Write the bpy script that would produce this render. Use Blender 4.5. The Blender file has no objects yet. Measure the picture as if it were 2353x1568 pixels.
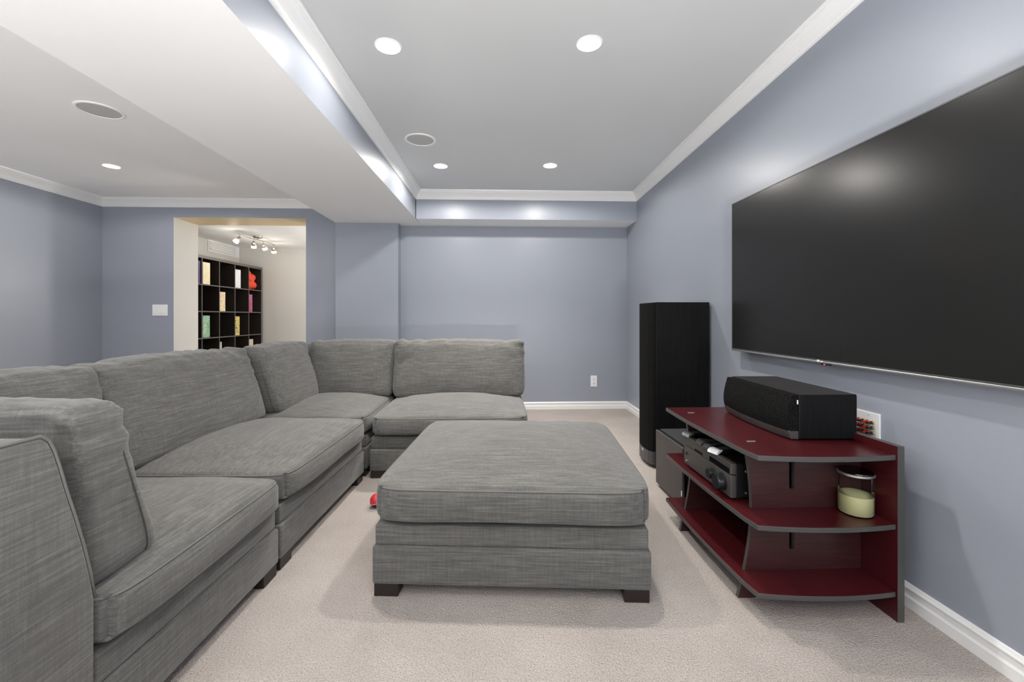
import bpy, bmesh, math, random
import numpy as np
from mathutils import Vector, Matrix, noise

R = math.radians
random.seed(7)
SC = bpy.context.scene
COL = SC.collection

# ------------------------------------------------------------------ camera, world, lights, exposure
FPX, WPX, HPX = 980.0, 2353.0, 1568.0
cam_d = bpy.data.cameras.new('camera'); cam = bpy.data.objects.new('camera', cam_d); COL.objects.link(cam)
cam_d.sensor_width = 36.0; cam_d.lens = FPX / WPX * 36.0
cam_d.shift_y = -(784.0 - 728.0) / WPX
cam_d.clip_start = 0.02
cam.location = (0, 0, 1.03)
cam.rotation_euler = (R(90), 0, -math.atan((1176.5 - 1138) / FPX))
SC.camera = cam

w = bpy.data.worlds.new('world'); SC.world = w; w.use_nodes = True
w.node_tree.nodes['Background'].inputs[0].default_value = (0.9, 0.95, 1.0, 1)
w.node_tree.nodes['Background'].inputs[1].default_value = 0.3

SC.view_settings.view_transform = 'Standard'
SC.view_settings.look = 'None'
SC.view_settings.gamma = 1.0
SC.view_settings.use_curve_mapping = False
SC.view_settings.exposure = 0.0
SC.cycles.max_bounces = 12
SC.cycles.diffuse_bounces = 8
SC.cycles.glossy_bounces = 4
SC.cycles.transmission_bounces = 8
SC.cycles.transparent_max_bounces = 8
SC.cycles.sample_clamp_indirect = 6.0
SC.cycles.caustics_reflective = False
SC.cycles.caustics_refractive = False
SC.cycles.use_denoising = True

CAN_COL = (1.0, 0.955, 0.90)
CEIL_FILL_W = 370.0        # added fill lights out of view, aimed up to brighten the ceiling
TRACK_W = 1.3
PLAY_FILL_W = 54.0        # added fill lamp, out of view, brightens the playroom and jamb

def lamp(name, kind, loc, power, col, rot=(0, 0, 0), **kw):
    d = bpy.data.lights.new(name, kind); d.energy = power; d.color = col
    for k, v in kw.items(): setattr(d, k, v)
    o = bpy.data.objects.new(name, d); COL.objects.link(o); o.location = loc; o.rotation_euler = rot
    return o

def ceil_z(x, y):     # the tray ceiling rises a little along the screen wall
    t = min(1, max(0, (x + .85) / 2.32)); yy = max(y, .4)
    return 2.315 + t * (0.002 + .024 * (4.37 - min(yy, 4.37)))
LEFT_Z, SOFFIT_Z, DOOR_Z, ROOM_Z = 2.295, 2.03, 2.10, 2.172

MAIN_CANS = [(-.512, 2.06), (.452, 2.04), (-.466, 3.665), (.470, 3.64)]
BACK_CANS = [(-.5, .42), (.46, .42), (-.5, -1.2), (.46, -1.2)]
LEFT_CANS = [(-3.22, 3.71)]
LEFT_BACK = [(-3.22, 2.08), (-3.22, .45), (-3.22, -1.2)]
def can_lamp(x, y, z, wide, beam, cone=112):      # wide spill of the lens plus the reflector's beam
    lamp('can_spill', 'SPOT', (x, y, z - .035), wide, CAN_COL, spot_size=R(172), spot_blend=.22, shadow_soft_size=.03)
    lamp('can_beam', 'SPOT', (x, y, z - .035), beam, CAN_COL, spot_size=R(cone), spot_blend=.9, shadow_soft_size=.03)
for i, (x, y) in enumerate(MAIN_CANS): can_lamp(x, y, ceil_z(x, y), *((15, 60) if i < 2 else (25, 95, 98)))
for i, (x, y) in enumerate(BACK_CANS): can_lamp(x, y, ceil_z(x, y), *((8, 2) if i < 2 else (6, 2)))
for (x, y) in LEFT_CANS + LEFT_BACK: can_lamp(x, y, LEFT_Z, 20, 20)
for (fx, fy, fz_, fw) in ((.1, -1.6, .4, 1.0), (-3.0, .0, .7, .08)):
    lamp('ceiling_fill', 'AREA', (fx, fy, fz_), CEIL_FILL_W * fw, (1, .99, .975), rot=(R(180), 0, 0), shape='DISK', size=.6)  # invented fill, no fixture of the room
lamp('playroom_fill', 'POINT', (-1.4, 6.2, 1.55), PLAY_FILL_W, (1, .985, .955), shadow_soft_size=.12)  # invented fill without a fixture

# ------------------------------------------------------------------ material helpers
def mat(name, base, rough=.5, metal=0.0, spec=.5, emit=None, estr=0.0, build=None, **kw):
    m = bpy.data.materials.new(name); m.use_nodes = True
    nt = m.node_tree; b = nt.nodes['Principled BSDF']
    b.inputs['Base Color'].default_value = (*base, 1); b.inputs['Roughness'].default_value = rough
    b.inputs['Metallic'].default_value = metal; b.inputs['Specular IOR Level'].default_value = spec
    if emit:
        b.inputs['Emission Color'].default_value = (*emit, 1); b.inputs['Emission Strength'].default_value = estr
    for k, v in kw.items(): b.inputs[k].default_value = v
    if build: build(nt, b)
    return m
def nd(nt, t, **kw):
    n = nt.nodes.new(t)
    for k, v in kw.items():
        if k.startswith('_'): setattr(n, k[1:], v)
        else: n.inputs[k.replace('__', ' ')].default_value = v
    return n
def coords(nt, scale=(1, 1, 1), src='Object'):
    tc = nt.nodes.new('ShaderNodeTexCoord'); mp = nt.nodes.new('ShaderNodeMapping')
    mp.inputs['Scale'].default_value = scale; nt.links.new(tc.outputs[src], mp.inputs[0]); return mp.outputs[0]
def ramp(nt, fac, stops, interp='LINEAR'):
    r = nt.nodes.new('ShaderNodeValToRGB'); r.color_ramp.interpolation = interp
    e = r.color_ramp.elements
    while len(e) < len(stops): e.new(.5)
    for i, (p, c) in enumerate(stops): e[i].position = p; e[i].color = (*c, 1)
    nt.links.new(fac, r.inputs[0]); return r.outputs[0]
def bump(nt, b, h, strength, dist):
    n = nd(nt, 'ShaderNodeBump', Strength=strength, Distance=dist)
    nt.links.new(h, n.inputs['Height']); nt.links.new(n.outputs[0], b.inputs['Normal'])
def mixn(nt, a, b, f, mode='MIX'):
    m = nt.nodes.new('ShaderNodeMix'); m.data_type = 'RGBA'; m.blend_type = mode
    for s, v in ((0, f), (6, a), (7, b)):
        if hasattr(v, 'links') or hasattr(v, 'is_linked'): nt.links.new(v, m.inputs[s])
        else: m.inputs[s].default_value = v if s == 0 else (*v, 1)
    return m.outputs[2]

def b_wall(c):
    def f(nt, b):
        co = coords(nt)
        n = nd(nt, 'ShaderNodeTexNoise', Scale=220.0, Detail=3.0); nt.links.new(co, n.inputs['Vector'])
        n2 = nd(nt, 'ShaderNodeTexNoise', Scale=1.3, Detail=2.0); nt.links.new(co, n2.inputs['Vector'])
        col = ramp(nt, n2.outputs['Fac'], [(.3, tuple(v * .985 for v in c)), (.7, tuple(v * 1.015 for v in c))])
        nt.links.new(col, b.inputs['Base Color']); bump(nt, b, n.outputs['Fac'], .12, .001)
    return f
BLUE = (.298, .322, .372)
M_blue = mat('blue_grey_paint', BLUE, .36, spec=.4, build=b_wall(BLUE))
M_white = mat('white_ceiling_paint', (.90, .90, .895), .7, spec=.25, build=b_wall((.90, .90, .895)))
M_trim = mat('white_gloss_trim', (.82, .82, .81), .28, spec=.5)
GREIGE = (.66, .645, .615)
M_greige = mat('greige_paint', GREIGE, .5, spec=.35, build=b_wall(GREIGE))
M_tan = mat('beige_soffit_warm_light', (.74, .58, .35), .5, spec=.5)  # beige paint with the track light's warm glow mixed into the colour

def b_carpet(nt, b):
    co = coords(nt)
    n = nd(nt, 'ShaderNodeTexNoise', Scale=210.0, Detail=4.0, Roughness=.75); nt.links.new(co, n.inputs['Vector'])
    v = nd(nt, 'ShaderNodeTexVoronoi', Scale=190.0, Randomness=1.0); nt.links.new(co, v.inputs['Vector'])
    lo = nd(nt, 'ShaderNodeTexNoise', Scale=2.2, Detail=4.0, Roughness=.6); nt.links.new(co, lo.inputs['Vector'])
    c1 = ramp(nt, n.outputs['Fac'], [(.30, (.24, .208, .186)), (.46, (.46, .413, .378)), (.68, (.62, .57, .535))])
    c2 = ramp(nt, lo.outputs['Fac'], [(.35, (.86, .85, .84)), (.65, (1, 1, 1))])
    nt.links.new(mixn(nt, c1, c2, 1.0, 'MULTIPLY'), b.inputs['Base Color'])
    add = nd(nt, 'ShaderNodeMath', _operation='SUBTRACT'); nt.links.new(n.outputs['Fac'], add.inputs[0]); nt.links.new(v.outputs['Distance'], add.inputs[1])
    bump(nt, b, add.outputs[0], .7, .006)
M_carpet = mat('beige_cut_pile_carpet', (.55, .49, .45), .95, spec=.1, build=b_carpet)

def b_fabric(nt, b):
    h1 = coords(nt, (7, 95, 150)); h2 = coords(nt, (150, 60, 12)); fine = coords(nt, (1, 1, 1))
    h1b = coords(nt, (95, 7, 150)); tn = nt.nodes.new('ShaderNodeTexCoord'); sp = nt.nodes.new('ShaderNodeSeparateXYZ'); nt.links.new(tn.outputs['Normal'], sp.inputs[0])
    ab = nd(nt, 'ShaderNodeMath', _operation='ABSOLUTE'); nt.links.new(sp.outputs[0], ab.inputs[0])
    gt = nd(nt, 'ShaderNodeMath', _operation='GREATER_THAN'); nt.links.new(ab.outputs[0], gt.inputs[0]); gt.inputs[1].default_value = .75
    hm = nt.nodes.new('ShaderNodeMix'); hm.data_type = 'VECTOR'; nt.links.new(gt.outputs[0], hm.inputs[0]); nt.links.new(h1, hm.inputs[4]); nt.links.new(h1b, hm.inputs[5])
    a = nd(nt, 'ShaderNodeTexNoise', Scale=1.0, Detail=4.0, Roughness=.65); nt.links.new(hm.outputs[1], a.inputs['Vector'])
    c = nd(nt, 'ShaderNodeTexNoise', Scale=1.0, Detail=3.0, Roughness=.6); nt.links.new(h2, c.inputs['Vector'])
    g = nd(nt, 'ShaderNodeTexNoise', Scale=420.0, Detail=2.0); nt.links.new(fine, g.inputs['Vector'])
    big = nd(nt, 'ShaderNodeTexNoise', Scale=3.0, Detail=2.0); nt.links.new(fine, big.inputs['Vector'])
    m1 = nd(nt, 'ShaderNodeMath', _operation='MULTIPLY_ADD'); nt.links.new(a.outputs['Fac'], m1.inputs[0]); m1.inputs[1].default_value = .62
    m2 = nd(nt, 'ShaderNodeMath', _operation='MULTIPLY_ADD'); nt.links.new(c.outputs['Fac'], m2.inputs[0]); m2.inputs[1].default_value = .22
    m3 = nd(nt, 'ShaderNodeMath', _operation='MULTIPLY'); nt.links.new(g.outputs['Fac'], m3.inputs[0]); m3.inputs[1].default_value = .16
    nt.links.new(m3.outputs[0], m2.inputs[2]); nt.links.new(m2.outputs[0], m1.inputs[2])
    col = ramp(nt, m1.outputs[0], [(.32, (.070, .068, .063)), (.5, (.118, .115, .108)), (.68, (.190, .186, .176))])
    sh = ramp(nt, big.outputs['Fac'], [(.3, (.93, .93, .93)), (.7, (1, 1, 1))])
    nt.links.new(mixn(nt, col, sh, 1.0, 'MULTIPLY'), b.inputs['Base Color'])
    bump(nt, b, m1.outputs[0], .55, .0025)
M_fabric = mat('grey_slub_upholstery', (.185, .18, .17), .92, spec=.15, build=b_fabric, **{'Sheen Weight': .25, 'Sheen Roughness': .5})
M_pipe = mat('grey_piping', (.155, .152, .143), .9, spec=.15)
M_seam = mat('dark_seam_thread', (.06, .058, .055), .9, spec=.1)
M_legw = mat('espresso_leg_wood', (.016, .010, .009), .4)

def b_cherry(nt, b):
    co = coords(nt, (9, .7, 9))
    n = nd(nt, 'ShaderNodeTexNoise', Scale=6.0, Detail=4.0, Roughness=.5, Distortion=.2); nt.links.new(co, n.inputs['Vector'])
    nt.links.new(ramp(nt, n.outputs['Fac'], [(.25, (.046, .0055, .0072)), (.5, (.056, .0066, .0085)), (.8, (.070, .009, .011))]), b.inputs['Base Color'])
M_cherry = mat('cherry_red_veneer', (.1, .01, .015), .3, spec=.5, build=b_cherry)
M_edge = mat('grey_edge_band', (.062, .062, .060), .42)
def b_dkcherry(nt, b):
    co = coords(nt, (1.5, 20, 20))
    n = nd(nt, 'ShaderNodeTexNoise', Scale=5.0, Detail=5.0, Distortion=.5); nt.links.new(co, n.inputs['Vector'])
    nt.links.new(ramp(nt, n.outputs['Fac'], [(.3, (.035, .010, .010)), (.7, (.060, .018, .017))]), b.inputs['Base Color'])
M_dkcherry = mat('dark_cherry_upright', (.045, .012, .012), .38, build=b_dkcherry)

def b_speck(nt, b):
    n = nd(nt, 'ShaderNodeTexNoise', Scale=260.0, Detail=2.0); nt.links.new(coords(nt), n.inputs['Vector'])
    nt.links.new(ramp(nt, n.outputs['Fac'], [(.4, (.003, .003, .003)), (.75, (.018, .0175, .017))]), b.inputs['Base Color'])
    bump(nt, b, n.outputs['Fac'], .4, .001)
M_grille = mat('black_grille_cloth', (.01, .01, .01), .9, spec=.08, build=b_speck)
def b_ash(nt, b):
    n = nd(nt, 'ShaderNodeTexNoise', Scale=1.0, Detail=5.0); nt.links.new(coords(nt, (60, 60, 3)), n.inputs['Vector'])
    nt.links.new(ramp(nt, n.outputs['Fac'], [(.3, (.0035, .0035, .004)), (.7, (.007, .0073, .0077))]), b.inputs['Base Color'])
M_ash = mat('black_ash_vinyl', (.01, .01, .011), .5, spec=.14, build=b_ash)
M_ashtop = mat('black_lacquer_top', (.022, .019, .019), .38, spec=.4)
M_subface = mat('dark_grey_satin', (.055, .047, .047), .45)
M_dkgrey = mat('dark_grey_plastic', (.05, .05, .052), .4)
M_black = mat('black_plastic', (.008, .008, .009), .35)
M_knob = mat('black_gloss_knob', (.012, .013, .015), .22)
M_blackm = mat('black_rubber', (.01, .01, .01), .7)
M_silver = mat('brushed_silver', (.62, .62, .60), .32, metal=.9)
M_gun = mat('gunmetal_face', (.12, .113, .105), .34, metal=.6)
M_gloss = mat('gloss_black_window', (.004, .004, .005), .08)
M_screen = mat('black_television_screen', (.013, .013, .013), .24, spec=.28)
M_plate = mat('white_plate_plastic', (.80, .81, .82), .3)
M_slot = mat('dark_slot', (.03, .03, .03), .6)
M_lens = mat('lit_can_lens', (1, 1, 1), .5, emit=(1, .98, .95), estr=9.0)
M_spkgrille = mat('grey_speaker_mesh', (.50, .50, .49), .7, spec=.2)
M_nickel = mat('brushed_nickel', (.50, .46, .40), .3, metal=.95)
M_frost = mat('lit_frosted_glass', (.95, .9, .8), .4, emit=(1, .93, .78), estr=.9)
M_espresso = mat('espresso_shelf_laminate', (.030, .024, .021), .24, spec=.5)
M_esplit = mat('espresso_lit_edge', (.115, .102, .093), .38)  # shelf laminate lightened on the front edges, as if lit
M_redleg = mat('red_plastic', (.45, .01, .012), .35)
M_gold = mat('gold_plated', (.75, .55, .18), .3, metal=.9)
M_wax = mat('pale_yellow_wax', (.84, .84, .46), .5, spec=.3, **{'Subsurface Weight': .15})
M_smoke = bpy.data.materials.new('smoky_glass'); M_smoke.use_nodes = True
_nt = M_smoke.node_tree; _nt.nodes.remove(_nt.nodes['Principled BSDF'])
_tr = nd(_nt, 'ShaderNodeBsdfTransparent', Color=(.94, .93, .925, 1)); _gl = nd(_nt, 'ShaderNodeBsdfGlossy', Roughness=.03)
_fr = nd(_nt, 'ShaderNodeFresnel', IOR=1.22); _mx = nd(_nt, 'ShaderNodeMixShader')
_nt.links.new(_fr.outputs[0], _mx.inputs[0]); _nt.links.new(_tr.outputs[0], _mx.inputs[1]); _nt.links.new(_gl.outputs[0], _mx.inputs[2])
_nt.links.new(_mx.outputs[0], _nt.nodes['Material Output'].inputs[0])
M_led = mat('red_standby_led', (.4, 0, .02), .4, emit=(1, .1, .15), estr=1.0)
M_ivory = mat('pale_mark', (.8, .8, .78), .5)

# ------------------------------------------------------------------ mesh helpers
def link(name, me, m, parent=None, smooth=False):
    o = bpy.data.objects.new(name, me); COL.objects.link(o)
    for x in (m if isinstance(m, (list, tuple)) else [m]): me.materials.append(x)
    if parent: o.parent = parent
    if smooth:
        for p in me.polygons: p.use_smooth = True
    return o
def from_bm(name, bm, m, parent=None, smooth=False):
    bmesh.ops.recalc_face_normals(bm, faces=bm.faces)
    me = bpy.data.meshes.new(name); bm.to_mesh(me); bm.free()
    return link(name, me, m, parent, smooth)
def bevel(o, wd, seg=2):
    md = o.modifiers.new('bevel', 'BEVEL'); md.width = wd; md.segments = seg; md.limit_method = 'ANGLE'; md.angle_limit = R(35)
    md.harden_normals = False
    return o
def add_box(bm, a, b, mi=0):
    x0, y0, z0 = a; x1, y1, z1 = b
    vs = [bm.verts.new(p) for p in ((x0, y0, z0), (x1, y0, z0), (x1, y1, z0), (x0, y1, z0), (x0, y0, z1), (x1, y0, z1), (x1, y1, z1), (x0, y1, z1))]
    for f in ((0, 3, 2, 1), (4, 5, 6, 7), (0, 1, 5, 4), (1, 2, 6, 5), (2, 3, 7, 6), (3, 0, 4, 7)):
        bm.faces.new([vs[i] for i in f]).material_index = mi
def box(name, a, b, m, parent=None, bev=0.0, seg=2):
    bm = bmesh.new(); add_box(bm, a, b); o = from_bm(name, bm, m, parent)
    if bev: bevel(o, bev, seg)
    return o
def add_prism(bm, poly, axis, lo, hi, mi=0, mi_side=None):
    """poly: 2D points; extruded along axis (0 x, 1 y, 2 z)."""
    def pt(p, t):
        q = list(p); q.insert(axis, t); return q
    A = [bm.verts.new(pt(p, lo)) for p in poly]; B = [bm.verts.new(pt(p, hi)) for p in poly]
    bm.faces.new(A).material_index = mi; bm.faces.new(B[::-1]).material_index = mi
    n = len(poly)
    for i in range(n):
        bm.faces.new((A[i], A[(i + 1) % n], B[(i + 1) % n], B[i])).material_index = mi if mi_side is None else mi_side
def prism(name, poly, axis, lo, hi, m, parent=None, bev=0.0, smooth=False):
    bm = bmesh.new(); add_prism(bm, poly, axis, lo, hi, 0, 1 if isinstance(m, (list, tuple)) and len(m) > 1 else None)
    o = from_bm(name, bm, m, parent, smooth)
    if bev: bevel(o, bev)
    return o
def add_lathe(bm, prof, seg=32, origin=(0, 0, 0), mi=0):
    rings = []
    for (r, z) in prof:
        if r < 1e-6: rings.append([bm.verts.new((origin[0], origin[1], origin[2] + z))])
        else: rings.append([bm.verts.new((origin[0] + r * math.cos(2 * math.pi * k / seg), origin[1] + r * math.sin(2 * math.pi * k / seg), origin[2] + z)) for k in range(seg)])
    for a, b in zip(rings, rings[1:]):
        for k in range(seg):
            k2 = (k + 1) % seg
            q = []
            for v in ((a[k] if len(a) > 1 else a[0]), (a[k2] if len(a) > 1 else a[0]), (b[k2] if len(b) > 1 else b[0]), (b[k] if len(b) > 1 else b[0])):
                if v not in q: q.append(v)
            if len(q) > 2: bm.faces.new(q).material_index = mi
def lathe(name, prof, m, parent=None, seg=32, loc=(0, 0, 0), rot=(0, 0, 0), smooth=True):
    bm = bmesh.new(); add_lathe(bm, prof, seg); o = from_bm(name, bm, m, parent, False)
    o.location = loc; o.rotation_euler = rot
    if smooth:
        for p in o.data.polygons: p.use_smooth = True
        md = o.modifiers.new('edges', 'EDGE_SPLIT'); md.split_angle = R(40)
    return o
def add_tube(bm, pts, r, seg=8, closed=False):
    pts = [Vector(p) for p in pts]; n = len(pts); rings = []
    for i, p in enumerate(pts):
        if closed: t = pts[(i + 1) % n] - pts[i - 1]
        else: t = pts[min(i + 1, n - 1)] - pts[max(i - 1, 0)]
        t.normalize()
        up = Vector((0, 0, 1)) if abs(t.z) < .9 else Vector((1, 0, 0))
        a = t.cross(up).normalized(); b = a.cross(t)
        rings.append([bm.verts.new(p + r * (math.cos(2 * math.pi * k / seg) * a + math.sin(2 * math.pi * k / seg) * b)) for k in range(seg)])
    rng = range(n if closed else n - 1)
    for i in rng:
        A, B = rings[i], rings[(i + 1) % n]
        for k in range(seg): bm.faces.new((A[k], A[(k + 1) % seg], B[(k + 1) % seg], B[k]))
    if not closed:
        bm.faces.new(rings[0][::-1]); bm.faces.new(rings[-1])
def tube(name, pts, r, m, parent=None, seg=8, closed=False):
    bm = bmesh.new(); add_tube(bm, pts, r, seg, closed); return from_bm(name, bm, m, parent, True)
def thing(name, label, cat, loc=(0, 0, 0), rz=0.0, group=None):
    o = bpy.data.objects.new(name, None); COL.objects.link(o); o.location = loc; o.rotation_euler = (0, 0, rz)
    o.empty_display_size = .1
    return tag(o, label, cat, group)
def tag(o, label, cat, group=None):
    o['label'] = label; o['category'] = cat
    if group: o['group'] = group
    return o
def struct(o, label=None):
    o['kind'] = 'structure'
    if label: o['label'] = label
    return o

# ------------------------------------------------------------------ the setting
XR, XL, YB, Y0 = 1.473, -4.20, 4.73, -3.2
YS = 4.385                      # face of the rear soffit
BX0, BX1 = -.86, -.812          # bulkhead face, near and far end
def bulk_x(y): return BX0 + (BX1 - BX0) * (y - 1.5) / (4.385 - 1.5)
XBL = -1.695                    # far side of the bulkhead
YR2 = 7.255                     # end wall of the playroom
struct(box('floor', (XL - .3, Y0 - .1, -.1), (XR + .1, YR2 + .1, 0), M_carpet))
struct(box('wall_right', (XR, Y0, 0), (XR + .1, YB + .1, 2.5), M_blue))
struct(box('wall_back', (-1.695, YB, 0), (XR + .1, YB + .1, 2.5), M_blue))
struct(box('wall_front', (XL - .1, Y0 - .1, 0), (XR + .1, Y0, 2.5), M_blue))
struct(box('wall_left', (XL - .1, Y0, 0), (XL, YB, 2.5), M_blue))
# doorway wall, a thick furred wall with a wide opening
JL, JR, JY = -3.46, -2.06, 5.11
bm = bmesh.new()
add_box(bm, (XL - .1, YB, 0), (JL, YB + .1, 2.5)); add_box(bm, (JR, YB, 0), (-1.695, YB + .1, 2.5)); add_box(bm, (JL, YB, DOOR_Z), (JR, YB + .1, 2.5))
struct(from_bm('wall_doorway', bm, M_blue))
struct(box('door_jamb_left', (XL - .3, YB + .1, 0), (JL, JY, 2.45), M_greige)).name = 'wall_doorway_side'
bm = bmesh.new(); add_box(bm, (JL - .012, YB + .001, 0), (JL + .001, YB + .1, DOOR_Z)); struct(from_bm('trim_1', bm, M_greige))
struct(box('wall_doorway_return', (JR, YB + .1, 0), (-1.5, JY, 2.45), M_greige))
struct(box('ceiling_doorway', (JL, YB + .002, DOOR_Z - .002), (JR, JY, DOOR_Z + .2), M_tan))
# playroom beyond the doorway
struct(box('wall_playroom_left', (-4.35, JY, 0), (-4.25, YR2, 2.4), M_greige))
struct(box('wall_playroom_end', (-4.35, YR2, 0), (-.4, YR2 + .1, 2.4), M_greige))
struct(box('wall_playroom_right', (-.5, JY, 0), (-.4, YR2, 2.4), M_greige))
struct(box('wall_playroom_near', (-1.5, JY - .1, 0), (-.5, JY, 2.4), M_greige))
struct(box('ceiling_playroom', (-4.35, JY, ROOM_Z), (-.4, YR2 + .1, ROOM_Z + .1), M_white))
# column and bulkhead
struct(box('wall_column', (-1.695, 4.60, 0), (-1.037, YB + .02, SOFFIT_Z + .02), M_blue))
bm = bmesh.new()
ny = 10; ya, yb = Y0, YB
def quad(pts, mi): bm.faces.new([bm.verts.new(p) for p in pts]).material_index = mi
quad([(XBL, ya, SOFFIT_Z), (XBL, yb, SOFFIT_Z), (bulk_x(yb), yb, SOFFIT_Z), (bulk_x(ya), ya, SOFFIT_Z)], 1)
quad([(bulk_x(ya), ya, SOFFIT_Z), (bulk_x(yb), yb, SOFFIT_Z), (bulk_x(yb), yb, 2.5), (bulk_x(ya), ya, 2.5)], 0)
quad([(XBL, ya, SOFFIT_Z), (XBL, ya, 2.5), (XBL, yb, 2.5), (XBL, yb, SOFFIT_Z)], 0)
quad([(XBL, ya, 2.5), (bulk_x(ya), ya, 2.5), (bulk_x(yb), yb, 2.5), (XBL, yb, 2.5)], 0)
quad([(XBL, ya, SOFFIT_Z), (bulk_x(ya), ya, SOFFIT_Z), (bulk_x(ya), ya, 2.5), (XBL, ya, 2.5)], 0)
quad([(XBL, yb, SOFFIT_Z), (XBL, yb, 2.5), (bulk_x(yb), yb, 2.5), (bulk_x(yb), yb, SOFFIT_Z)], 0)
bmesh.ops.remove_doubles(bm, verts=bm.verts, dist=1e-5)
struct(from_bm('ceiling_bulkhead', bm, [M_blue, M_white]))
bm = bmesh.new()
add_box(bm, (bulk_x(YB), YS, SOFFIT_Z), (XR + .02, YB + .02, 2.5), 0)
bm.faces.ensure_lookup_table()
for f in bm.faces:
    if abs(sum(v.co.z for v in f.verts) / 4 - SOFFIT_Z) < 1e-4: f.material_index = 1
struct(from_bm('ceiling_rear_soffit', bm, [M_blue, M_white]))
# tray ceiling (slightly twisted) and left ceiling
bm = bmesh.new(); NX, NY = 10, 24; g = []
for j in range(NY + 1):
    y = Y0 - .05 + (YS + .1 - Y0) * j / NY
    g.append([bm.verts.new((x, y, ceil_z(x, y))) for x in np.linspace(-.95, XR + .05, NX + 1)])
for j in range(NY):
    for i in range(NX): bm.faces.new((g[j][i], g[j + 1][i], g[j + 1][i + 1], g[j][i + 1]))
bmesh.ops.solidify(bm, geom=bm.faces[:], thickness=.04)
o = struct(from_bm('ceiling', bm, M_white, None, False))
if max(v.co.z for v in o.data.vertices) < 2.385: o.location.z = 0
struct(box('ceiling_left', (XL - .1, Y0, LEFT_Z), (XBL + .05, YB + .05, LEFT_Z + .08), M_white))

CROWN = [(.000, -.088), (.007, -.088), (.008, -.078), (.013, -.074), (.016, -.066), (.024, -.052), (.036, -.036), (.047, -.026), (.050, -.020), (.055, -.018), (.056, -.010), (.064, -.008), (.066, 0.0), (.000, 0.0)]
BASE = [(.000, .0), (.014, .0), (.014, .036), (.0115, .040), (.010, .044), (.010, .062), (.013, .065), (.013, .069), (.009, .074), (.006, .080), (.0, .082)]
def sweep(name, path, prof, zf, m, flip=1):
    """prof (offset from wall, height) swept along a plan path; room side is left of travel when flip=1; mitred corners."""
    bm = bmesh.new(); P = [Vector((*p, 0)) for p in path]; rings = []
    for i, p in enumerate(P):
        ns = []
        if i > 0: d = (P[i] - P[i - 1]).normalized(); ns.append(Vector((-d.y, d.x, 0)) * flip)
        if i < len(P) - 1: d = (P[i + 1] - P[i]).normalized(); ns.append(Vector((-d.y, d.x, 0)) * flip)
        n = ns[0] if len(ns) == 1 else (ns[0] + ns[1]) / (1 + ns[0].dot(ns[1]))
        rings.append([bm.verts.new((p.x + n.x * o_, p.y + n.y * o_, zf(p.x, p.y) + h)) for (o_, h) in prof])
    k = len(prof)
    for A, B in zip(rings, rings[1:]):
        for j in range(k): bm.faces.new((A[j], A[(j + 1) % k], B[(j + 1) % k], B[j]))
    bm.faces.new(rings[0]); bm.faces.new(rings[-1][::-1])
    return struct(from_bm(name, bm, m))
sweep('trim_2', [(bulk_x(Y0), Y0), (bulk_x(YS), YS)] + [(XR, YS)] + [(XR, 4.0), (XR, 3.0), (XR, 2.0), (XR, 1.0), (XR, .4), (XR, Y0)], CROWN, lambda x, y: ceil_z(x, y), M_trim, -1)
sweep('trim_3', [(XL, Y0), (XL, YB), (XBL, YB)], CROWN, lambda x, y: LEFT_Z, M_trim, -1)
sweep('baseboard_right', [(XR, YB), (XR, Y0)], BASE, lambda x, y: 0, M_trim, -1)
sweep('baseboard_back', [(-1.037, YB), (XR - .01, YB)], BASE, lambda x, y: 0, M_trim, -1)
sweep('baseboard_left', [(XL, Y0), (XL, YB), (JL, YB)], BASE, lambda x, y: 0, M_trim, -1)
sweep('baseboard_column', [(JR, YB), (-1.695, YB)], BASE, lambda x, y: 0, M_trim, -1)

# playroom window high on the wall
wn = struct(box('window_1', (-4.252, 6.47, 2.0), (-4.235, 7.235, ROOM_Z), M_trim))
for i in range(4):
    z = 2.025 + i * .036
    bm = bmesh.new(); add_prism(bm, [(-4.236, z), (-4.205, z + .002), (-4.212, z + .016), (-4.234, z + .030)], 1, 6.49, 7.10)
    from_bm('slat', bm, M_trim, wn)
box('pane', (-4.236, 7.105, 2.02), (-4.231, 7.225, ROOM_Z - .01), M_plate, wn)

# ------------------------------------------------------------------ ceiling fittings
def can_light(x, y, z, label, grp):
    t = thing('recessed_light', label, 'ceiling light', (x, y, z), 0, grp)
    lathe('trim_ring', [(.064, 0), (.063, -.003), (.058, -.004), (.056, -.001), (.056, .0)], M_trim, t)
    lathe('lens', [(.056, -.002), (.03, -.006), (0, -.008)], M_lens, t)
    return t
for (p, lb) in zip(MAIN_CANS, ['lit recessed ceiling light above the ottoman, on the bulkhead side', 'lit recessed ceiling light above the ottoman, on the television side',
                               'lit recessed ceiling light nearest the corner of crown moulding and round speaker', 'lit recessed ceiling light by the rear soffit, on the television side']):
    can_light(p[0], p[1], ceil_z(*p), lb, 'recessed lights of the tray ceiling')
can_light(LEFT_CANS[0][0], LEFT_CANS[0][1], LEFT_Z, 'lit recessed light in the lower side ceiling, left of the bulkhead', None)
def ceil_speaker(x, y, z, label, r):
    t = thing('ceiling_speaker', label, 'ceiling speaker', (x, y, z), 0, 'round in-ceiling speakers')
    lathe('bezel', [(r, 0), (r, -.004), (r - .006, -.007), (r - .014, -.006), (r - .016, -.003)], M_white, t, 40)
    lathe('grille', [(r - .015, -.003), (r * .5, -.004), (0, -.004)], M_spkgrille, t, 40)
ceil_speaker(-.545, 3.13, ceil_z(-.5, 3.1), 'round grey ceiling speaker in the tray ceiling beside crown moulding', .112)
ceil_speaker(-2.42, 2.71, LEFT_Z, 'round grey ceiling speaker in the side ceiling, beyond the bulkhead', .118)

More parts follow.
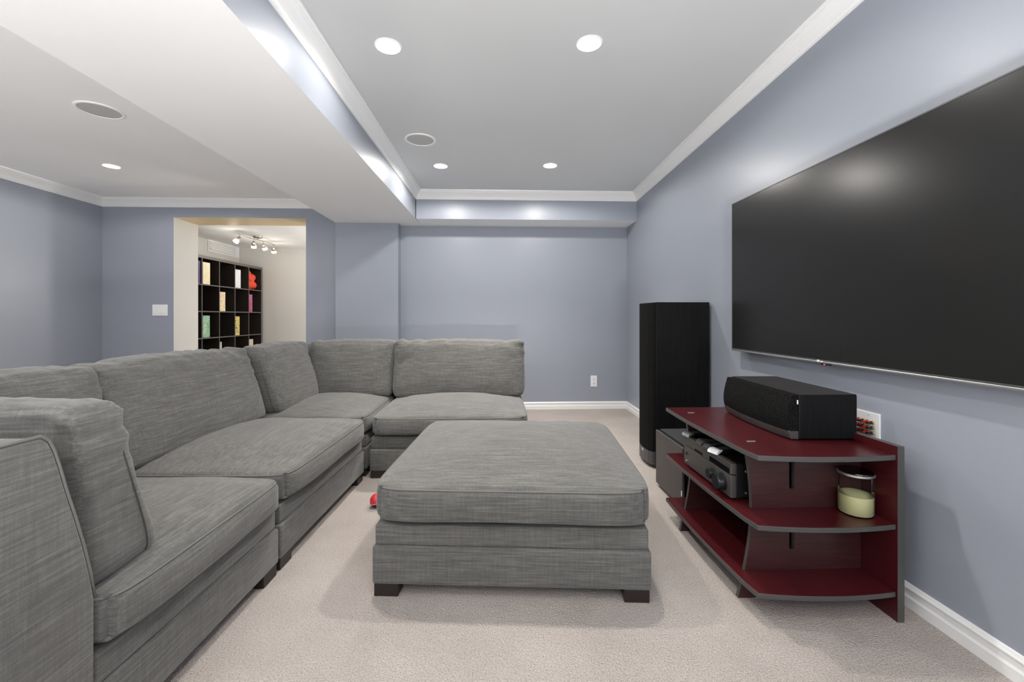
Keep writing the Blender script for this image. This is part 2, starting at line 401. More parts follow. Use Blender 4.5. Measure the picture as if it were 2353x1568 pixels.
# ------------------------------------------------------------------ upholstery
def axis_nodes(h, r, step):
    e = [0, .22, .45, .7, 1.0]
    inner = max(2, int(round(2 * (h - r) / step)))
    a = [-h + r * t for t in e] + list(np.linspace(-h + r, h - r, inner + 1))[1:-1] + [h - r * t for t in e[::-1]]
    return a
def round_map(q, h, r):
    i = Vector((max(-h[0] + r, min(h[0] - r, q.x)), max(-h[1] + r, min(h[1] - r, q.y)), max(-h[2] + r, min(h[2] - r, q.z))))
    d = q - i
    return i + d.normalized() * r if d.length > 1e-9 else q.copy()
def soft_box(h, r, step, warp, wrinkle=None):
    """cube grid -> rounded box -> warp(p, u, v, w) -> wrinkle along normals"""
    ax = [axis_nodes(h[k], r, step) for k in range(3)]
    bm = bmesh.new(); cache = {}
    def V(q):
        key = (round(q[0], 5), round(q[1], 5), round(q[2], 5))
        if key not in cache: cache[key] = bm.verts.new(q)
        return cache[key]
    for k in range(3):
        a, b = [j for j in range(3) if j != k]
        for sgn in (-1, 1):
            for i in range(len(ax[a]) - 1):
                for j in range(len(ax[b]) - 1):
                    c = []
                    for (ii, jj) in ((i, j), (i + 1, j), (i + 1, j + 1), (i, j + 1)):
                        q = [0, 0, 0]; q[k] = sgn * h[k]; q[a] = ax[a][ii]; q[b] = ax[b][jj]; c.append(V(q))
                    bm.faces.new(c)
    for v in bm.verts:
        q = v.co.copy(); p = round_map(q, h, r)
        v.co = warp(p, q.x / h[0], q.y / h[1], q.z / h[2])
        v.tag = False
    bmesh.ops.recalc_face_normals(bm, faces=bm.faces)
    bm.normal_update()
    if wrinkle:
        inv = {}
        for key, v in cache.items(): inv[v] = key
        mv = [(v, wrinkle(v.co, inv[v][0] / h[0], inv[v][1] / h[1], inv[v][2] / h[2])) for v in bm.verts]
        nn = {v: v.normal.copy() for v in bm.verts}
        for v, d in mv: v.co += nn[v] * d
    return bm
def sm(a, b, x):
    t = max(0, min(1, (x - a) / (b - a))); return t * t * (3 - 2 * t)
def fz(x, y, z): return noise.noise(Vector((x, y, z)))

def seat_cushion(parent, x0, x1, y0, y1, z0, z1, puff, seed):
    h = ((x1 - x0) / 2, (y1 - y0) / 2, (z1 - z0) / 2); c = Vector(((x0 + x1) / 2, (y0 + y1) / 2, (z0 + z1) / 2)); r = .026
    def warp(p, u, v, w):
        p = p.copy()
        k = 1 - .065 * (abs(u) ** 9) * (abs(v) ** 9); p.x *= k; p.y *= k
        top = sm(-.2, 1, w); crown = (1 - abs(u) ** 2.3) * (1 - abs(v) ** 2.3)
        p.z += puff * crown * top
        p.z += .012 * sm(-.5, -1, w) * sm(.80, 1, max(abs(u), abs(v)))
        side = 1 - w * w
        p.x += .008 * (1 if u > 0 else -1) * sm(.85, 1, abs(u)) * side * (1 - v ** 4)
        p.y += .010 * (1 if v > 0 else -1) * sm(.85, 1, abs(v)) * side * (1 - u ** 4)
        return p + c
    def wr(p, u, v, w):
        d = .004 * fz(p.x * 3 + seed, p.y * 3, p.z * 3)
        if w > .9: d += .007 * sm(.25, .95, max(abs(u), abs(v))) * fz(p.x * 15 + seed, p.y * 4, 1.7) + .004 * fz(p.x * 7, p.y * 7, seed)
        else: d += .0025 * fz(p.x * 6 + seed, p.y * 6, p.z * 22)
        return d * (1 - .92 * sm(.86, .98, max(abs(u), abs(v))) * sm(.3, .9, w))
    bm = soft_box(h, r, .028, warp, wr)
    o = from_bm('seat_cushion', bm, M_fabric, parent, True)
    pts = []
    N = 40
    for (a, b) in (((-1, -1), (1, -1)), ((1, -1), (1, 1)), ((1, 1), (-1, 1)), ((-1, 1), (-1, -1))):
        for i in range(N):
            t = i / N; u = a[0] + (b[0] - a[0]) * t; v = a[1] + (b[1] - a[1]) * t
            q = Vector((u * h[0], v * h[1], h[2])); p = round_map(q, h, r)
            pts.append(warp(p, u, v, 1.0) + Vector((u * .0015 * (abs(u) > .99), v * .0015 * (abs(v) > .99), .0005)))
    tube('piping', pts, .0034, M_pipe, o, 6, True)
    return o

def back_cushion(parent, wid, thick, hgt, loc, rz, seed, slump=.0, tilt=12, seam=True, sag=0.0):
    """pillow: width along local x, front face towards -y, bottom at z=0"""
    h = (wid / 2, thick / 2, hgt / 2); r = .045
    tl = math.tan(R(tilt))
    def warp(p, u, v, w):
        p = p.copy()
        tw = sm(-1, 1, w)
        p.y *= (1.0 - .42 * tw)                                       # thinner towards the top
        belly = (1 - abs(u) ** 3.2) * (1 - abs(w) ** 2.4)
        if v < .2: p.y -= .038 * belly * sm(.2, -.9, v)
        else: p.y += .012 * belly
        p.x *= 1 + .012 * (1 - w * w) - .02 * sm(.6, 1, abs(w)) + .022 * sm(.82, 1, w) * abs(u) ** 6
        p.z += .020 * sm(.3, 1, w) * (1 - abs(u) ** 2.4) - .012 * sm(.5, 1, w) * sm(.3, -.9, v) * (1 - u ** 4)
        p.z += .010 * sm(.8, 1, abs(u)) * sm(.5, 1, w)
        z = p.z + h[2]
        p.y += tl * z * 1.0 - slump * (z / hgt) * (1 - z / hgt) * 4
        p.z = z - sag * sm(0, 1, w) * (1 - u * u)
        return p
    def wr(p, u, v, w):
        ends = sm(.55, 1, abs(u)); top = sm(.25, 1, w)
        d = .006 * fz(p.x * 2.5 + seed, p.y * 2.5, p.z * 3)
        rid = lambda t: 1 - abs(t) * 2
        d += .012 * ends * sm(-.5, .8, w) * rid(fz(p.x * 4 + seed, 3.1, p.z * 17 + p.x * 6 * (1 if u > 0 else -1)))
        d += .0085 * top * rid(fz(p.x * 14 + p.z * 11 + seed, p.y * 3, p.z * 3))
        d += .006 * sm(-.2, -.95, w) * rid(fz(p.x * 5 + seed, 1.3, p.z * 14))
        d += .0025 * fz(p.x * 9 + seed, p.y * 9, p.z * 9)
        d *= 1 - .8 * sm(.93, 1, abs(u)) * sm(.5, .1, abs(v + .55)) * sm(.75, .3, w)
        return d - .004 * ends * (1 - sm(.93, 1, abs(u)))
    bm = soft_box(h, r, .022, warp, wr)
    o = from_bm('back_cushion', bm, M_fabric, parent, True)
    o.location = loc; o.rotation_euler = (0, 0, rz)
    if seam:
        for sx in (-1, 1):
            pts = []
            for i in range(40):
                wv = -.93 + 1.8 * i / 39
                q = Vector((sx * h[0], -h[1] * .55, wv * h[2])); p = round_map(q, h, r)
                pp = warp(p, sx, -.55, wv); pts.append(pp + Vector((sx * .0006, 0, 0)))
            tube('seam', pts, .0018, M_seam, o, 5)
    return o

def frame_profile(top):   # (depth from the outer face, z)
    return [(0, .045), (.215, .045), (.215, .40), (.205, .46), (.190, .53), (.172, .60), (.155, .66), (.140, .72), (.130, top - .035), (.120, top - .012), (.105, top), (.02, top), (.006, top - .008), (0, top - .03)]
def back_frame(parent, x0, x1, yout, sgn, along, top=.79):
    """upholstered sloping frame; along 'x': runs in x with outer face at y=yout; along 'y': runs in y with outer face at x=yout"""
    pr = frame_profile(top)
    bm = bmesh.new(); rings = []
    n = 2
    for t in (x0, x1):
        rings.append([bm.verts.new((t, yout - sgn * d, z) if along == 'x' else (yout - sgn * d, t, z)) for (d, z) in pr])
    k = len(pr)
    for j in range(k): bm.faces.new((rings[0][j], rings[0][(j + 1) % k], rings[1][(j + 1) % k], rings[1][j]))
    bm.faces.new(rings[0]); bm.faces.new(rings[1][::-1])
    o = from_bm('back_frame', bm, M_fabric, parent)
    bevel(o, .008, 3)
    for p in o.data.polygons: p.use_smooth = True
    e = [t for t in (x0, x1)]
    for t, off in zip(e, (-1, 1)):
        pts = [(t - off * .004, yout - sgn * (d + .002), z + .002) if along == 'x' else (yout - sgn * (d + .002), t - off * .004, z + .002) for (d, z) in pr[2:]]
        tube('piping', pts, .0035, M_pipe, o, 6)
    return o

ZB0, ZB1, ZB2, ZS = .047, .186, .262, .388
def base(parent, x0, x1, y0, y1):
    a = box('lower_base', (x0, y0, ZB0), (x1, y1, ZB1), M_fabric, parent, .010, 3)
    b = box('upper_base', (x0 + .008, y0 + .010, ZB1 + .001), (x1 - .008, y1, ZB2), M_fabric, parent, .008, 3)
    for o in (a, b):
        for p in o.data.polygons: p.use_smooth = True
    return a
def legs(parent, x0, x1, y0, y1):
    for (sx, ex) in ((x0, 1), (x1, -1)):
        for (sy, ey) in ((y0, 1), (y1, -1)):
            xa, xb = sorted((sx + ex * .006, sx + ex * .096)); yy0, yy1 = sorted((sy + ey * .006, sy + ey * .096))
            box('leg', (xa, yy0, 0), (xb, yy1, ZB0 + .002), M_legw, parent, .003)

def sofa_unit(name, label, cx, cy, rz, W, D, corner, seed, cut=(1, 1)):
    t = thing(name, label, 'sofa', (cx, cy, 0), R(rz), 'grey modular sofa units')
    x0, x1, y0, y1 = -W / 2 + .004, W / 2 - .004, -D / 2, D / 2
    xs = x0 + .215 if corner else x0
    base(t, xs - (.0 if not corner else .0), x1, y0, y1 - .214)
    legs(t, x0, x1, y0, y1)
    seat_cushion(t, xs + .004, x1, y0 - .028, y1 - .235, ZB2 + .004, ZS, .062, seed)
    back_frame(t, (x0 + .215) if corner else x0, x1, y1, 1, 'x')
    zc = ZS + .004
    if corner:
        back_frame(t, y0, y1, x0, -1, 'y')
        bx0 = x0 + .335; wdt = x1 - bx0
        back_cushion(t, wdt + .02, .225, .430, (bx0 + wdt / 2, y1 - .335, zc), 0, seed + 3)
        by1 = y1 - .37; ln = by1 - (y0 + .02)
        back_cushion(t, ln, .225, .430, (x0 + .335, y0 + .03 + ln / 2, zc), R(90), seed + 8)
    else:
        back_cushion(t, W + .015, .225, .430, (.004, y1 - .335, zc), 0, seed + 3)
    return t
RUN = 87.7
sofa_unit('corner_sofa_unit', 'grey corner sofa unit with slanted end panel, closest to camera', -1.408, 1.280, RUN, .975, 1.05, True, 1.0)
sofa_unit('armless_sofa_unit', 'grey armless sofa unit between the two corner units', -1.370, 2.262, RUN, .975, 1.05, False, 21.0)
sofa_unit('corner_sofa_unit', 'grey corner sofa unit in front of the wall column', -1.322, 3.303, 0, 1.0, 1.05, True, 43.0)
sofa_unit('armless_sofa_unit', 'grey armless sofa unit at the open far end, behind the ottoman', -.292, 3.265, 0, 1.02, 1.05, False, 64.0)

# ottoman
OT = thing('ottoman', 'large square grey upholstered ottoman with dark block feet on carpet', 'ottoman', (.093, 2.045, 0), R(-4.5))
a_, b_ = .508, .503
base(OT, -a_, a_, -b_, b_)
legs(OT, -a_ , a_, -b_, b_)
seat_cushion(OT, -a_ - .010, a_ + .012, -b_ - .014, b_ + .012, ZB2 + .004, .405, .065, 5.5)

# ------------------------------------------------------------------ television and sound
TX = 1.400
TV = thing('television', 'large wall mounted flat black television with thin silver bezel', 'television', (XR, 1.71, .839))
yn, yf, zt = .948 - 1.71, 2.475 - 1.71, 1.698 - .839
tx = TX - XR
def frame_ring(bm, x0, x1, y0, y1, z0, z1, wd):
    add_box(bm, (x0, y0, z0), (x1, y1, z0 + wd)); add_box(bm, (x0, y0, z1 - wd), (x1, y1, z1))
    add_box(bm, (x0, y0, z0 + wd), (x1, y0 + wd, z1 - wd)); add_box(bm, (x0, y1 - wd, z0 + wd), (x1, y1, z1 - wd))
bm = bmesh.new(); frame_ring(bm, tx, tx + .03, yn, yf, 0, zt, .006); bevel(from_bm('bezel', bm, M_dkgrey, TV), .001)
box('screen', (tx + .0015, yn + .006, .006), (tx + .012, yf - .006, zt - .006), M_screen, TV)
box('rear_housing', (tx + .02, yn + .03, .03), (tx + .05, yf - .03, zt - .03), M_black, TV, .004)
box('bottom_trim', (tx - .001, yn, -.008), (tx + .024, yf, .0005), M_silver, TV, .002)
box('wall_bracket', (tx + .05, -.25, .25), (-.001, .25, .60), M_black, TV, .002)
lg = bmesh.new(); add_box(lg, (tx - .002, .078, -.004), (tx, .092, .004)); add_box(lg, (tx - .002, .060, -.0045), (tx, .070, .001))
from_bm('logo', lg, M_ivory, TV)
sn = box('standby_sensor', (tx + .002, .035, -.017), (tx + .02, .075, -.008), M_black, TV, .002)
box('standby_light', (tx + .0005, .050, -.0155), (tx + .003, .058, -.0105), M_led, sn)

# tv stand
SX0, SX1, SY0, SY1 = .876, 1.352, 1.388, 2.160
ST = thing('tv_stand', 'three shelf cherry red stand with grey edges below the television', 'tv stand', ((SX0 + SX1) / 2, (SY0 + SY1) / 2, 0))
sx, sy = (SX0 + SX1) / 2, (SY0 + SY1) / 2
def shelf(z0, z1):
    pts = []
    hx, hy = (SX1 - SX0) / 2, (SY1 - SY0) / 2
    n = 12
    for i in range(n + 1):
        t = i / n; pts.append((-hx + .006 + (2 * hx - .006) * t, -hy - .020 * (1 - (2 * t - 1) ** 2) + .012 * (1 - t)))
    for i in range(n + 1):
        t = i / n; pts.append((hx - (2 * hx - .0) * t, hy))
    for i in range(1, n):
        t = i / n; pts.append((-hx - .012 * (1 - (2 * t - 1) ** 2), hy - (2 * hy - .012) * t))
    o = prism('shelf', pts, 2, z0, z1, [M_cherry, M_edge], ST, .002)
    return o
ZT = .563
shelf(ZT - .018, ZT); shelf(.310, .328); shelf(.082, .100)
def upright(y):
    # side board with a curved front edge, cut into three pieces by the shelves, each with a slot
    def front(z): return -.222 + .040 * math.sin((z / .56) * math.pi * .95) - .004 + .02 * (z / .56)
    th = .016
    for (z0, z1, slot) in ((.0, .082, None), (.100, .310, (.175, .295)), (.328, .545, (.398, .510))):
        zs = np.linspace(z0, z1, 9)
        poly = [(front(z), z) for z in zs]
        xb = SX1 - sx
        bm = bmesh.new()
        if slot is None:
            add_prism(bm, [(front(0) + .0, 0)] + poly[1:] + [(front(z1) + .20, z1), (front(0) + .15, 0)], 1, y - th / 2 - sy, y + th / 2 - sy, 0, 1)
        else:
            s0, s1 = slot; sl = 1.080 - sx; sr = 1.100 - sx
            add_prism(bm, poly + [(sl, z1), (sl, z0)], 1, y - th / 2 - sy, y + th / 2 - sy, 0, 1)
            add_prism(bm, [(sr, z0), (sr, z1), (xb, z1), (xb, z0)], 1, y - th / 2 - sy, y + th / 2 - sy, 0, 1)
            if s0 > z0: add_box(bm, (sl, y - th / 2 - sy, z0), (sr, y + th / 2 - sy, s0))
            if s1 < z1: add_box(bm, (sl, y - th / 2 - sy, s1), (sr, y + th / 2 - sy, z1))
        from_bm('upright', bm, [M_dkcherry, M_edge], ST)
upright(1.535); upright(2.022)
bx = SX1 - sx
bp = box('back_panel', (bx, SY0 - .006 - sy, 0), (bx + .024, SY1 + .01 - sy, .592), [M_cherry, M_edge], ST)
for p in bp.data.polygons:
    if abs(p.normal.x) < .5: p.material_index = 1
for (px_, py_) in ((.950, 2.035), (.957, 1.560)):
    box('joint_tab', (px_ - .016 - sx, py_ - .004 - sy, ZT - .001), (px_ + .016 - sx, py_ + .004 - sy, ZT + .002), M_silver, ST, .001)
    if py_ > 2: ST.children[-1]['label'] = 'silver joint tab at the far upright'

# centre speaker
CS = thing('center_speaker', 'black centre channel speaker with cloth grille lying on the top shelf', 'speaker', (1.240, 1.808, ZT), R(-2.5))
hx, hy, hz = .134, .248, .172
box('cabinet', (-.085, -hy, .004), (hx, hy, hz), M_ash, CS, .004)
box('top_panel', (-.083, -hy + .002, hz - .001), (hx - .002, hy - .002, hz + .0015), M_ashtop, CS, .001)
def bowed(name, z0, z1, m, ex, yl):
    bm = bmesh.new(); nz, nyy = 8, 20; g = []
    for i in range(nz + 1):
        z = z0 + (z1 - z0) * i / nz
        row = []
        for j in range(nyy + 1):
            v = -1 + 2 * j / nyy
            zz = z
            x = -.108 - .022 * (1 - v * v) - .020 * math.sin(math.pi * max(0, min(1, z / hz)) ** .8) - ex
            row.append(bm.verts.new((x, v * yl, zz)))
        g.append(row)
    back = [[bm.verts.new((-.084, v.co.y, v.co.z)) for v in row] for row in (g[0], g[-1])]
    for i in range(nz):
        for j in range(nyy): bm.faces.new((g[i][j], g[i][j + 1], g[i + 1][j + 1], g[i + 1][j]))
    for j in range(nyy):
        bm.faces.new((g[0][j + 1], g[0][j], back[0][j], back[0][j + 1])); bm.faces.new((g[-1][j], g[-1][j + 1], back[1][j + 1], back[1][j]))
    bm.faces.new([r[0] for r in g] + [back[1][0], back[0][0]]); bm.faces.new([r[-1] for r in g][::-1] + [back[0][-1], back[1][-1]])
    return from_bm(name, bm, m, CS, False)
bowed('grille', .036, hz - .002, M_grille, 0, hy - .004)
bowed('lower_fascia', .004, .034, M_subface, .001, hy - .004)
pts = []
for j in range(21):
    v = -1 + 2 * j / 20; pts.append((-.110 - .022 * (1 - v * v) - .009, v * (hy - .004), .035))
tube('fascia_trim', pts, .0012, M_silver, CS, 6)
pts = [(-.143 - .002 * math.sin(a), .013 * math.cos(a), .038 + .010 * math.sin(a)) for a in np.linspace(0, 2 * math.pi, 24, endpoint=False)]
tube('emblem_ring', pts, .0013, M_silver, CS, 6, True)
box('side_mark', (-.092, -hy - .001, .136), (-.088, -hy + .003, .152), M_ivory, CS, .001)  # small pale mark on the cabinet side

# tower speaker
TS = thing('tower_speaker', 'tall black floor standing loudspeaker against the wall beyond the stand', 'speaker', (1.25, 2.97, 0))
tz = 1.128
box('cabinet', (-.165, -.128, .022), (.205, .128, tz), M_ash, TS, .004)
poly = [(-.166, -.126), (-.188, -.121), (-.205, -.085), (-.211, -.03), (-.211, .03), (-.205, .085), (-.188, .121), (-.166, .126)]
o = prism('grille', poly, 2, .115, tz - .004, M_grille, TS, .003)
o = prism('plinth', [(p[0], p[1]) for p in poly], 2, .024, .114, M_dkgrey, TS, .003)
box('badge', (-.2125, -.016, .088), (-.2100, .016, .106), M_silver, TS, .001)
for (fx, fy) in ((-.15, -.13), (-.15, .13), (.18, -.13), (.18, .13)):
    lathe('foot', [(0, 0), (.016, 0), (.016, .018), (.012, .024), (0, .024)], M_black, TS, 16, (fx, fy * .85, 0))
for s_ in (-1, 1):
    box('outrigger', (-.152, s_ * .128 - .008, .012), (-.128, s_ * .128 + .008, .060), M_dkgrey, TS, .003)

# subwoofer
SB = thing('subwoofer', 'dark grey box subwoofer on carpet past the end of the stand', 'speaker', (1.185, 2.385, 0))
box('cabinet', (-.188, -.185, .018), (.185, .185, .344), M_ash, SB, .010, 3)
box('front_baffle', (-.205, -.188, .018), (-.189, .188, .342), M_subface, SB, .010, 3)
box('top_panel', (-.18, -.178, .343), (.178, .178, .346), M_dkgrey, SB, .001)
box('indicator_tag', (-.2065, -.182, .085), (-.2045, -.174, .112), M_ivory, SB)
for fx in (-.14, .14):
    for fy in (-.14, .14): lathe('foot', [(0, 0), (.018, 0), (.018, .019), (0, .019)], M_blackm, SB, 14, (fx, fy, 0))

# receiver
RZ = .328
RC = thing('av_receiver', 'grey faced audio receiver with two round knobs on middle shelf', 'receiver', (1.065, 1.785, RZ))
fx0 = .888 - 1.06
box('chassis', (fx0 + .022, -.198, .012), (.19, .195, .140), M_black, RC, .003)
fp = box('front_panel', (fx0, -.200, .012), (fx0 + .022, .200, .098), M_gun, RC, .003)
up = box('upper_fascia', (fx0, -.200, .1005), (fx0 + .022, .200, .144), M_gun, RC, .003)
box('display_window', (fx0 - .001, -.190, .103), (fx0 + .004, -.04, .122), M_gloss, up)
box('button_strip', (fx0 - .0015, .02, .104), (fx0 + .003, .09, .112), M_gloss, up, .001)
def knob(y, z, r, l):
    o = lathe('knob', [(0, 0), (r, 0), (r, l * .75), (r * .92, l), (0, l)], M_knob, RC, 24, (fx0, y, z), (0, R(-90), 0))
    lathe('knob_collar', [(r * 1.12, -.001), (r * 1.12, .004), (r, .004)], M_black, o, 24)
knob(-.142, .054, .030, .030); knob(-.075, .062, .020, .026)
lathe('power_button', [(0, 0), (.006, 0), (.006, .004), (0, .004)], M_black, RC, 16, (fx0, .172, .066), (0, R(-90), 0))
lathe('headphone_jack', [(0, 0), (.004, 0), (.004, .004), (0, .004)], M_silver, RC, 14, (fx0, .172, .030), (0, R(-90), 0))
for (qy, qz) in ((-.199, .030), (-.199, .112)):
    lathe('side_screw', [(0, 0), (.005, 0), (.004, .003), (0, .003)], M_silver, RC, 12, (fx0 + .06, qy, qz), (R(90), 0, 0))
for qx in (-.12, .14):
    for qy in (-.16, .16): lathe('foot', [(0, 0), (.016, 0), (.016, .013), (0, .013)], M_blackm, RC, 14, (qx, qy, 0))

def remote(label, x, y, rz, wd, ln, tip, z):
    t = thing('remote_control', label, 'remote', (x, y, z), R(rz), 'remotes on top of the receiver')
    prof = [(0, .0), (.004, .010), (.012, .016), (ln - .01, .015), (ln, .008), (ln, 0)]
    bm = bmesh.new()
    add_prism(bm, prof, 1, -wd / 2, wd / 2)
    bevel(from_bm('body', bm, M_black, t), .003)
    bm = bmesh.new(); add_prism(bm, [(-.002, .001), (.002, .0115), (.012, .0172), (.030, .0172), (.030, .015), (.004, .0)], 1, -wd / 2 - .0005, wd / 2 + .0005)
    bevel(from_bm('glint_cap', bm, tip, t), .002)  # paler tip colours stand in for highlights on the dark remotes
    bm = bmesh.new()
    for i in range(5):
        for j in range(3): add_box(bm, (.036 + i * .016, -wd * .33 + j * wd * .25, .015), (.036 + i * .016 + .009, -wd * .33 + j * wd * .25 + wd * .15, .018))
    o = from_bm('buttons', bm, M_dkgrey, t); o['kind'] = 'stuff'
zr = RZ + .1405
remote('black remote with a painted silver glint at the far corner of the receiver', .884, 1.955, 8, .050, .16, M_silver, zr + .0035)
remote('wide black remote, second from the far corner of the receiver', .890, 1.838, -6, .052, .17, M_gun, zr + .0035)
remote('slim dark remote beside the one with a painted white glint', .890, 1.768, 14, .040, .16, M_dkgrey, zr + .0035)
remote('remote with a white glint painted on its rounded tip closest to the receiver knobs', .884, 1.705, 18, .050, .17, M_plate, zr + .0035)

# candle jar
CJ = thing('candle_jar', 'smoky glass candle jar half full of pale yellow wax, middle shelf', 'candle', (1.290, 1.478, RZ))
lathe('jar', [(0, .0), (.050, .0), (.053, .004), (.053, .142)], M_smoke, CJ, 40)
lathe('wax', [(0, .004), (.0500, .004), (.0520, .007), (.0520, .069), (.049, .0695), (0, .068)], M_wax, CJ, 40)
lid = lathe('lid', [(0, .1435), (.050, .1435), (.052, .148), (.050, .152), (0, .153)], M_gloss, CJ, 40)
lathe('lid_rim', [(.0535, .139), (.0555, .141), (.0555, .147), (.053, .149), (.0525, .143)], M_silver, lid, 40)

# speaker terminal plate on the right wall
SP = thing('speaker_wall_plate', 'white wall plate with red and black speaker terminals behind the stand', 'wall plate', (XR, 1.630, .6))
box('plate', (-.007, -.058, -.056), (0, .058, .056), M_plate, SP, .002)
lathe('screw', [(0, 0), (.003, 0), (.002, .0015), (0, .0015)], M_silver, SP, 10, (-.007, -.012, .044), (0, R(-90), 0))
for j in range(3):
    for i in range(4):
        y = -.030 + i * .02; z = .018 - j * .020
        o = lathe('terminal', [(0, 0), (.006, 0), (.006, .010), (.0045, .012), (.0045, .026), (0, .026)], M_redleg if i % 2 else M_black, SP, 12, (-.007, y, z), (0, R(-90), 0))
        lathe('terminal_nut', [(.0045, .0), (.0072, 0), (.0072, .006), (.0045, .006)], M_gold, o, 12)
        if i % 2: o['label'] = 'red terminal'

# outlet and switches
OL = thing('wall_outlet', 'white electrical outlet low on the back wall', 'outlet', (1.101, YB, .309))
box('plate', (-.036, -.006, -.062), (.036, 0, .062), M_plate, OL, .002)
for z in (-.021, .021):
    o = box('socket', (-.017, -.0085, z - .014), (.017, -.005, z + .014), M_trim, OL, .003)
    bm = bmesh.new()
    add_box(bm, (-.008, -.0092, z - .002), (-.0055, -.008, z + .007)); add_box(bm, (.0055, -.0092, z - .002), (.008, -.008, z + .007)); add_box(bm, (-.003, -.0092, z - .010), (.003, -.008, z - .005))
    from_bm('slots', bm, M_slot, o)
SWI = thing('light_switch', 'white three rocker light switch plate beside the doorway', 'light switch', (-3.598, YB, 1.10))
box('plate', (-.080, -.006, -.060), (.080, 0, .060), M_plate, SWI, .003)
for i in (-1, 0, 1):
    prism('rocker', [(-.0065 + 0, -.033), (-.0095, -.031), (-.0075, 0), (-.0085, .033), (-.005, .033), (-.005, -.033)], 0, i * .047 - .0165, i * .047 + .0165, M_trim, SWI)

# ------------------------------------------------------------------ toy beside the ottoman
TY = thing('toy_ball', 'small red and navy toy ball on the carpet beside the ottoman', 'toy', (-.640, 2.335, .036))
def half_ball(name, r, a0, a1, m):
    prof = [(r * math.cos(t), r * math.sin(t)) for t in np.linspace(a0, a1, 14)]
    prof = [(max(0, p[0]), p[1]) for p in prof]
    return lathe(name, prof, m, TY, 28, (0, 0, 0), (R(12), R(-18), 0))
half_ball('navy_half', .036, -math.pi / 2, .02, mat('navy_toy_plastic', (.012, .02, .06), .4))
half_ball('red_half', .0362, .0, math.pi / 2, mat('red_toy_plastic', (.62, .03, .05), .4))
tube('rim', [(.0368 * math.cos(a), .0368 * math.sin(a), 0) for a in np.linspace(0, 2 * math.pi, 32, endpoint=False)], .002, mat('coral_toy_rim', (.8, .25, .2), .4), TY, 6, True)
TY.children[-1].rotation_euler = (R(12), R(-18), 0)

# ------------------------------------------------------------------ playroom: cube shelf, boxes, track light
KX, KY0, KW = -3.85, 5.375, 1.84
KT = .039; CELL = (KW - 2 * KT - 4 * .016) / 5; PITCH = CELL + .016
SH = thing('cube_bookshelf', 'tall dark brown cube bookshelf of square cells seen through doorway', 'bookshelf', (KX - .39, KY0, 0))
DEP = .39
def kboard(name, y0, y1, z0, z1):
    o = box(name, (0, y0, z0), (DEP, y1, z1), [M_espresso, M_esplit], SH, .0012)
    for p in o.data.polygons:
        if p.normal.x > .5: p.material_index = 1
    return o
kboard('side_panel', 0, KT, 0, KW); kboard('side_panel', KW - KT, KW, 0, KW)
kboard('top_panel', KT, KW - KT, KW - KT, KW); kboard('bottom_panel', KT, KW - KT, 0, KT)
for i in range(1, 5): kboard('shelf', KT, KW - KT, KT + i * PITCH - .016, KT + i * PITCH)
for i in range(1, 5):
    for j in range(5): kboard('divider', KT + i * PITCH - .016, KT + i * PITCH, KT + j * PITCH + .0005, KT + j * PITCH + CELL - .0005)
box('back_board', (0, KT, KT), (.006, KW - KT, KW - KT), M_espresso, SH)
def cell(c, r):   # column from the doorway side, row from the top -> y, z of the lower near corner
    return KY0 + KT + c * PITCH, KT + (4 - r) * PITCH
def print_mat(name, stops, sc=(14, 14, 14), seed=0):
    def f(nt, b):
        co = coords(nt, sc); n = nd(nt, 'ShaderNodeTexNoise', Scale=1.6, Detail=3.0, Roughness=.7, Distortion=1.2, _noise_dimensions='4D', W=seed * 1.7)
        nt.links.new(co, n.inputs['Vector'])
        nt.links.new(ramp(nt, n.outputs['Fac'], stops, 'CONSTANT'), b.inputs['Base Color'])
    return mat(name, (.5, .5, .5), .4, build=f)
def game(label, c, r, off, wd, ht, dp, m, side, x_in=.008):
    y, z = cell(c, r)
    t = thing('game_box', label, 'box', (KX - x_in, y + off + wd / 2, z), 0, 'boxes in the cube bookshelf')
    box('box_body', (-dp, -wd / 2, 0), (0, wd / 2, ht), side, t, .002)
    box('spine_print', (-.0005, -wd / 2 + .002, .002), (.0015, wd / 2 - .002, ht - .002), m, t)
brown = mat('brown_card', (.22, .11, .03), .45); white = mat('white_card', (.7, .72, .78), .45); purple = mat('purple_card', (.05, .02, .12), .45)
greenb = mat('green_card', (.08, .2, .10), .45); redc = mat('red_card', (.55, .03, .03), .45); greyc = mat('grey_card', (.35, .36, .36), .45); bluec = mat('blue_card', (.02, .05, .35), .5)
game('purple box in the top row by the doorway jamb', 0, 0, .20, .125, .30, .28, print_mat('purple_print', [(0, (.05, .02, .12)), (.5, (.10, .04, .2)), (.6, (.03, .02, .08))], seed=1), purple)
game('cream and yellow box in the top row of the shelf', 1, 0, .015, .145, .295, .28, print_mat('cream_print', [(0, (.75, .62, .30)), (.4, (.85, .78, .55)), (.62, (.55, .40, .12)), (.7, (.8, .7, .45))], seed=2), brown)
game('white box with coloured print in the top row', 3, 0, .008, .135, .275, .28, print_mat('white_print', [(0, (.75, .77, .82)), (.52, (.85, .86, .88)), (.60, (.15, .2, .35)), (.64, (.7, .35, .05)), (.68, (.8, .8, .82))], (20, 20, 20), seed=3), white)
game('tan box with orange sun print in the second row', 2, 1, .006, .125, .275, .28, print_mat('tan_print', [(0, (.5, .40, .33)), (.42, (.80, .66, .45)), (.52, (.9, .72, .40)), (.6, (.55, .25, .12)), (.66, (.75, .65, .55))], seed=4), brown)
game('red box with blue and white print in the second row', 4, 1, .004, .095, .275, .26, print_mat('red_print', [(0, (.60, .03, .03)), (.47, (.06, .12, .5)), (.53, (.7, .7, .8)), (.55, (.6, .03, .04))], (18, 18, 18), seed=5), redc)
